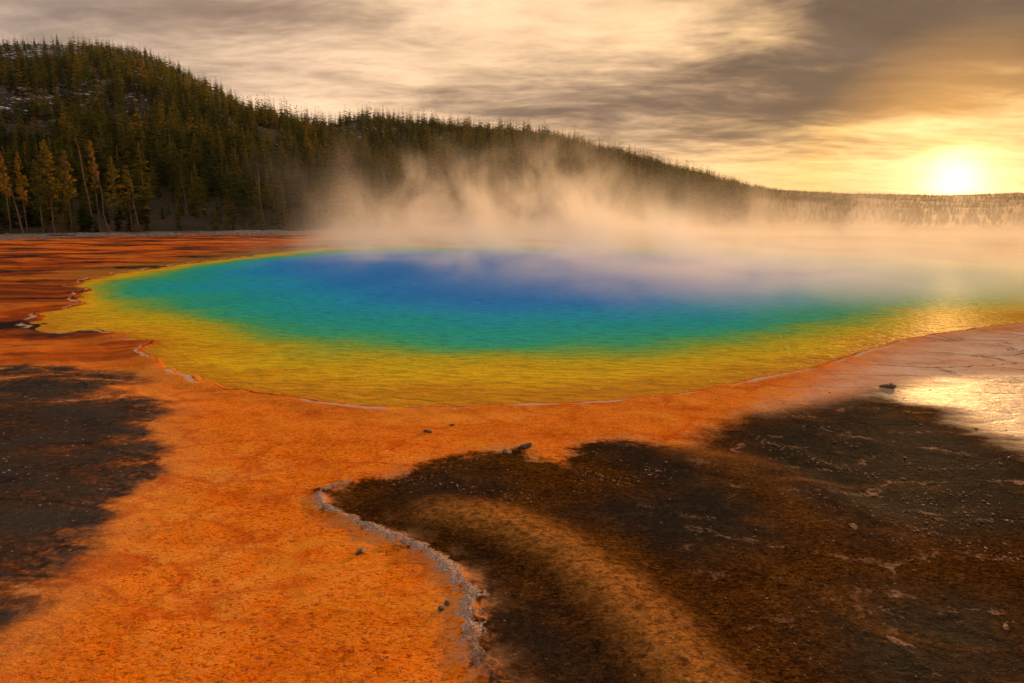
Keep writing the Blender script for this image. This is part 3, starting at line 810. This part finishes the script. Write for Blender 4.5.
def chips():
    n = 2000
    curves = [smooth_line(gpoly(c), 2, False) for c in (
        [(800, 425), (840, 440), (880, 455), (920, 468), (950, 472), (990, 463), (1040, 455)],
        [(905, 498), (930, 490), (970, 494), (992, 505), (985, 515), (960, 510), (920, 503)],
        [(820, 505), (860, 512), (910, 516), (960, 528), (1030, 520)],
        [(760, 440), (820, 462), (880, 478)],
        [(880, 540), (920, 530), (960, 545), (1030, 560)],
        [(395, 480), (430, 478), (480, 495), (530, 500)],
        [(580, 475), (620, 482), (660, 470)])]
    pts = []
    for c in curves:
        for _ in range(190):
            i = rng.integers(len(c)-1); t = rng.random(); p = c[i]*(1-t)+c[i+1]*t
            pts.append(p + rng.normal(0, 0.16, 2)*(1+2*(rng.random()<.25)))
    while len(pts) < n:
        px = rng.uniform(330, 1060); py = rng.uniform(385, 700)
        p = np.array(ground(px, py))
        pts.append(p)
    P = np.array(pts)
    sr = poly_sd(P, DARK_R); P = P[(sr < 0.3)]
    # dark and pale chips on the left mat
    Q = np.array([ground(rng.uniform(-20, 170), rng.uniform(370, 560)) for _ in range(350)]); Q = Q[poly_sd(Q, DARK_L) < 0]
    P = np.vstack([P, Q])
    z = flat_height(P[:, 0], P[:, 1], pool_dist(P))
    ico = np.array([(1, 0, 0), (-1, 0, 0), (0, 1, 0), (0, -1, 0), (0, 0, 1), (0, 0, -1)], float)
    fc = np.array([(0, 2, 4), (2, 1, 4), (1, 3, 4), (3, 0, 4), (2, 0, 5), (1, 2, 5), (3, 1, 5), (0, 3, 5)])
    m = len(P)
    s = 0.008 + 0.022*rng.random(m)**3.0
    s *= np.clip(np.hypot(P[:, 0], P[:, 1])/14, .7, 1.5)
    V = ico[None]*rng.uniform(.6, 1.5, (m, 6, 1))*s[:, None, None]*np.array([1.5, 1.0, 0.55])
    a = rng.uniform(0, 6.28, m); ca, sa = np.cos(a)[:, None], np.sin(a)[:, None]
    X = V[:, :, 0]*ca - V[:, :, 1]*sa + P[:, 0:1]; Y = V[:, :, 0]*sa + V[:, :, 1]*ca + P[:, 1:2]; Z = V[:, :, 2] + z[:, None] + s[:, None]*.05
    me = make_mesh('gravel', np.stack([X, Y, Z], -1).reshape(-1, 3), (fc[None]+(np.arange(m)*6)[:, None, None]).reshape(-1, 3))
    o = link('gravel', me, M_STONE)
    tag(o, 'scattered flakes of sinter on the dark mats', kind='stuff')
chips()

# ------------------------------------------------------------------ steam
SUN_AZ = math.atan2(*ray(955, 178)[:2]); SUN_EL = math.radians(6.5)
def build_steam():
    x0, x1, y0, y1, z0, z1 = -48, 118, 32, 160, 0.03, 21.0
    bm = bmesh.new(); bmesh.ops.create_cube(bm, size=1)
    for v in bm.verts:
        v.co = Vector((x0 if v.co.x < 0 else x1, y0 if v.co.y < 0 else y1, z0 if v.co.z < 0 else z1))
    me = bpy.data.meshes.new('steam'); bm.to_mesh(me); bm.free()
    m, g, out = new_mat('steam_vapour')
    p = g.pos(); X, Y, Z = g.sep(p)
    # where it lies: from a slanting front edge on the pool to just past the far shore
    front = g.sub(Y, g.add(60.0, g.mul(g.m('MAXIMUM', X, -20.0), -0.45)))     # front edge runs closer on the right
    front = g.m('MINIMUM', front, g.add(g.mul(g.add(Y, -42.0), 1.0), 0.0))
    mf = g.m('POWER', g.ss(front, -24, 30), 1.5)
    ml = g.ss(g.sub(X, g.mul(g.sub(Y, 100.0), -0.10)), -36, -12)
    mr = g.mul(g.ss(Y, 163, 135), g.ss(X, 117, 90))
    n1 = g.noise(g.mapping(p, (0.105, 0.075, 0.085), rot=(0.25, 0.0, 0.0)), 1.0, 4, 0.62, 0.55)
    n2 = g.noise(g.mapping(p, (0.050, 0.026, 0.004), (3, 1, 0)), 1.0, 1, 0.5)
    low = g.mul(g.m('POWER', 2.718, g.mul(Z, g.ss(X, 5, 45, -0.55, -0.95))), g.ss(n1, 0.32, 0.62), g.ss(Y, 58, 100, 0.070, 0.19), g.ss(X, 10, 60, 1.0, 0.34))
    mist = g.mul(g.m('POWER', 2.718, g.mul(Z, -0.75)), g.ss(n1, 0.30, 0.62), g.mul(g.ss(Y, 33, 46), g.ss(Y, 92, 62)), g.ss(X, -10, 26), g.ss(X, 117, 90), 0.13)
    top = g.mul(g.add(3.0, g.mul(Y, 0.115)), g.ss(X, 0, 60, 1.0, 0.62))
    hgt = g.mul(g.ss(n2, 0.38, 0.66, 0.14, 1.05), top)                                   # local reach of the plumes
    rise = g.mul(g.ss(g.m('DIVIDE', Z, hgt), 1.25, 0.10), g.ss(n1, 0.46, 0.68), g.ss(X, 10, 50, 0.078, 0.026))
    veil = g.mul(g.ss(g.m('DIVIDE', Z, top), 1.05, 0.15), g.ss(n1, 0.40, 0.70), 0.014)
    dens = g.add(g.mul(g.add(low, rise, veil), mf, ml, mr), mist)
    v = g.node('ShaderNodeVolumePrincipled')
    v.inputs['Color'].default_value = (0.99, 0.97, 0.95, 1); v.inputs['Anisotropy'].default_value = 0.2
    g.put(v.inputs['Density'], dens)
    g.put(out.inputs['Volume'], v.outputs[0])
    m.cycles.volume_step_rate = 0.36
    m.cycles.homogeneous_volume = False
    o = link('steam', me, m)
    tag(o, 'glowing steam drifting off the far side of the hot spring', kind='stuff')
build_steam()

def build_haze():
    bm = bmesh.new(); bmesh.ops.create_cube(bm, size=1)
    for v in bm.verts:
        v.co = Vector((v.co.x*6100, v.co.y*6100, -4.5 if v.co.z < 0 else 242.0))
    me = bpy.data.meshes.new('haze'); bm.to_mesh(me); bm.free()
    m, g, out = new_mat('haze_air')
    v = g.node('ShaderNodeVolumePrincipled')
    v.inputs['Color'].default_value = (0.95, 0.93, 0.90, 1); v.inputs['Density'].default_value = 0.000024; v.inputs['Anisotropy'].default_value = 0.5
    g.put(out.inputs['Volume'], v.outputs[0])
    m.cycles.homogeneous_volume = True
    o = link('haze', me, m)
    tag(o, 'thin warm haze filling the air over the valley', kind='stuff')
build_haze()

# ------------------------------------------------------------------ sky and sun
w = bpy.data.worlds.new('World'); scene.world = w; w.use_nodes = True
w.node_tree.nodes.clear(); g = G(w.node_tree)
wo = g.node('ShaderNodeOutputWorld'); bg = g.node('ShaderNodeBackground'); g.put(wo.inputs[0], bg.outputs[0])
bg.inputs[1].default_value = 0.1
skyn = g.node('ShaderNodeTexSky', sky_type='NISHITA'); skyn.sun_disc = False
skyn.sun_elevation = SUN_EL; skyn.sun_rotation = SUN_AZ
D = g.node('ShaderNodeTexCoord').outputs['Generated']
nrmz = g.node('ShaderNodeVectorMath', operation='NORMALIZE'); g.put(nrmz.inputs[0], D); D = nrmz.outputs[0]
dx, dy, dz = g.sep(D)
DEG = 57.29578
azd = g.mul(g.m('ARCTAN2', dx, dy), DEG)
eld = g.mul(g.m('ARCSINE', dz), DEG)
sv = ray(955, 182); sv = sv/np.linalg.norm(sv)
dot = g.node('ShaderNodeVectorMath', operation='DOT_PRODUCT'); g.put(dot.inputs[0], D); dot.inputs[1].default_value = tuple(sv)
theta = g.mul(g.m('ARCCOSINE', g.m('MINIMUM', dot.outputs['Value'], 0.999999)), DEG)
den = g.add(g.m('MAXIMUM', dz, 0.0), 0.14)
q = g.comb(g.m('DIVIDE', dx, den), g.m('DIVIDE', dy, den), 0.0)
qw = g.vadd(q, g.vscale(g.noise(q, 1.3, 2, 0.5, 0, out=1), 0.35))
na = g.noise(g.mapping(qw, (0.8, 1.5, 1), (2.3, 0.7, 0), (0, 0, 0.12)), 1.0, 7, 0.56)
nc = g.noise(g.mapping(qw, (6.0, 12.0, 1), (1, 5, 2), (0, 0, 0.1)), 1.0, 5, 0.62)
nb = g.noise(g.mapping(qw, (1.7, 3.0, 1), (0, 0, 4), (0, 0, -0.08)), 1.0, 6, 0.6)
def blob(a, e, sa, se, amp):
    u = g.m('DIVIDE', g.sub(azd, a), sa); v_ = g.m('DIVIDE', g.sub(eld, e), se)
    return g.mul(g.m('POWER', 2.718, g.mul(g.add(g.mul(u, u), g.mul(v_, v_)), -1.0)), amp)
bias = g.add(blob(-27, 15, 15, 4.0, .42), blob(-17, 6.5, 9, 3.2, -.34), blob(-7, 12.0, 9, 2.8, -.26), blob(6, 13.8, 11, 2.6, -.40), blob(4, 8.2, 15, 2.0, .30), blob(23, 10.0, 8, 2.2, .20),
             blob(33, 13.0, 11, 5.0, .90), blob(25, 7.0, 14, 1.8, .16), blob(10, 4.0, 14, 1.6, .08), blob(24, 1.9, 17, 1.5, -.60), blob(0, 2, 12, 2, -.15), blob(33, 5.4, 8, .5, -.25), blob(26, 9.7, 7, .4, -.16))
dcl = g.ss(g.add(na, g.mul(g.sub(nb, 0.5), 0.85), g.mul(g.sub(nc, 0.5), 0.20), bias), 0.16, 0.94)
th = g.m('DIVIDE', theta, 90.0)
bright = g.ramp(th, [(0.0, (1.0, 0.80, 0.40)), (0.10, (1.0, 0.58, 0.20)), (0.25, (0.96, 0.62, 0.34)), (0.5, (0.90, 0.605, 0.38)), (1.0, (0.58, 0.47, 0.40))])
dark = g.ramp(th, [(0.0, (0.95, 0.45, 0.11)), (0.06, (0.50, 0.24, 0.07)), (0.12, (0.105, 0.075, 0.058)), (0.30, (0.16, 0.108, 0.085)), (0.6, (0.30, 0.20, 0.145)), (1.0, (0.38, 0.32, 0.29))])
cl = g.mix(dcl, bright, dark)
mott = g.mul(g.lin(nb, 0.3, 0.7, 1.20, 0.80), g.lin(nc, 0.3, 0.7, 1.08, 0.92))
cl = g.mix(1.0, cl, g.comb(mott, mott, mott), 'MULTIPLY')
glow = g.add(g.mul(g.m('POWER', 2.718, g.mul(g.m('POWER', g.m('DIVIDE', theta, 4.2), 2.0), -1.0)), 0.30), g.mul(g.m('POWER', 2.718, g.mul(g.m('POWER', g.m('DIVIDE', theta, 1.65), 2.0), -1.0)), 2.4))
glc = g.mix(1.0, (1.0, 0.62, 0.22), g.comb(glow, glow, glow), 'MULTIPLY')
tot = g.mix(1.0, cl, glc, 'ADD')
tot = g.vscale(tot, 10.0)
fin = g.mix(0.99, skyn.outputs[0], tot)
g.put(bg.inputs[0], fin)
w.cycles.sampling_method = 'MANUAL'; w.cycles.sample_map_resolution = 1024

sun_d = bpy.data.lights.new('sun', 'SUN'); sun = bpy.data.objects.new('sun', sun_d); COL.objects.link(sun)
sun_d.energy = 5.0; sun_d.angle = math.radians(0.6); sun_d.color = (1.0, 0.51, 0.165)
dv = Vector((math.sin(SUN_AZ)*math.cos(SUN_EL), math.cos(SUN_AZ)*math.cos(SUN_EL), math.sin(SUN_EL)))
sun.rotation_euler = dv.to_track_quat('Z', 'Y').to_euler(); sun.location = (300, 450, 400)

# ------------------------------------------------------------------ render settings
scene.view_settings.view_transform = 'Standard'; scene.view_settings.look = 'None'
scene.view_settings.exposure = 0.20; scene.view_settings.gamma = 1.0; scene.view_settings.use_curve_mapping = False
cy = scene.cycles
cy.max_bounces = 6; cy.diffuse_bounces = 2; cy.glossy_bounces = 2; cy.transmission_bounces = 2; cy.volume_bounces = 3; cy.transparent_max_bounces = 6
cy.use_denoising = True; cy.denoiser = 'OPENIMAGEDENOISE'
cy.caustics_reflective = False; cy.caustics_refractive = False
cy.sample_clamp_indirect = 6.0
cy.use_adaptive_sampling = True; cy.adaptive_threshold = 0.02
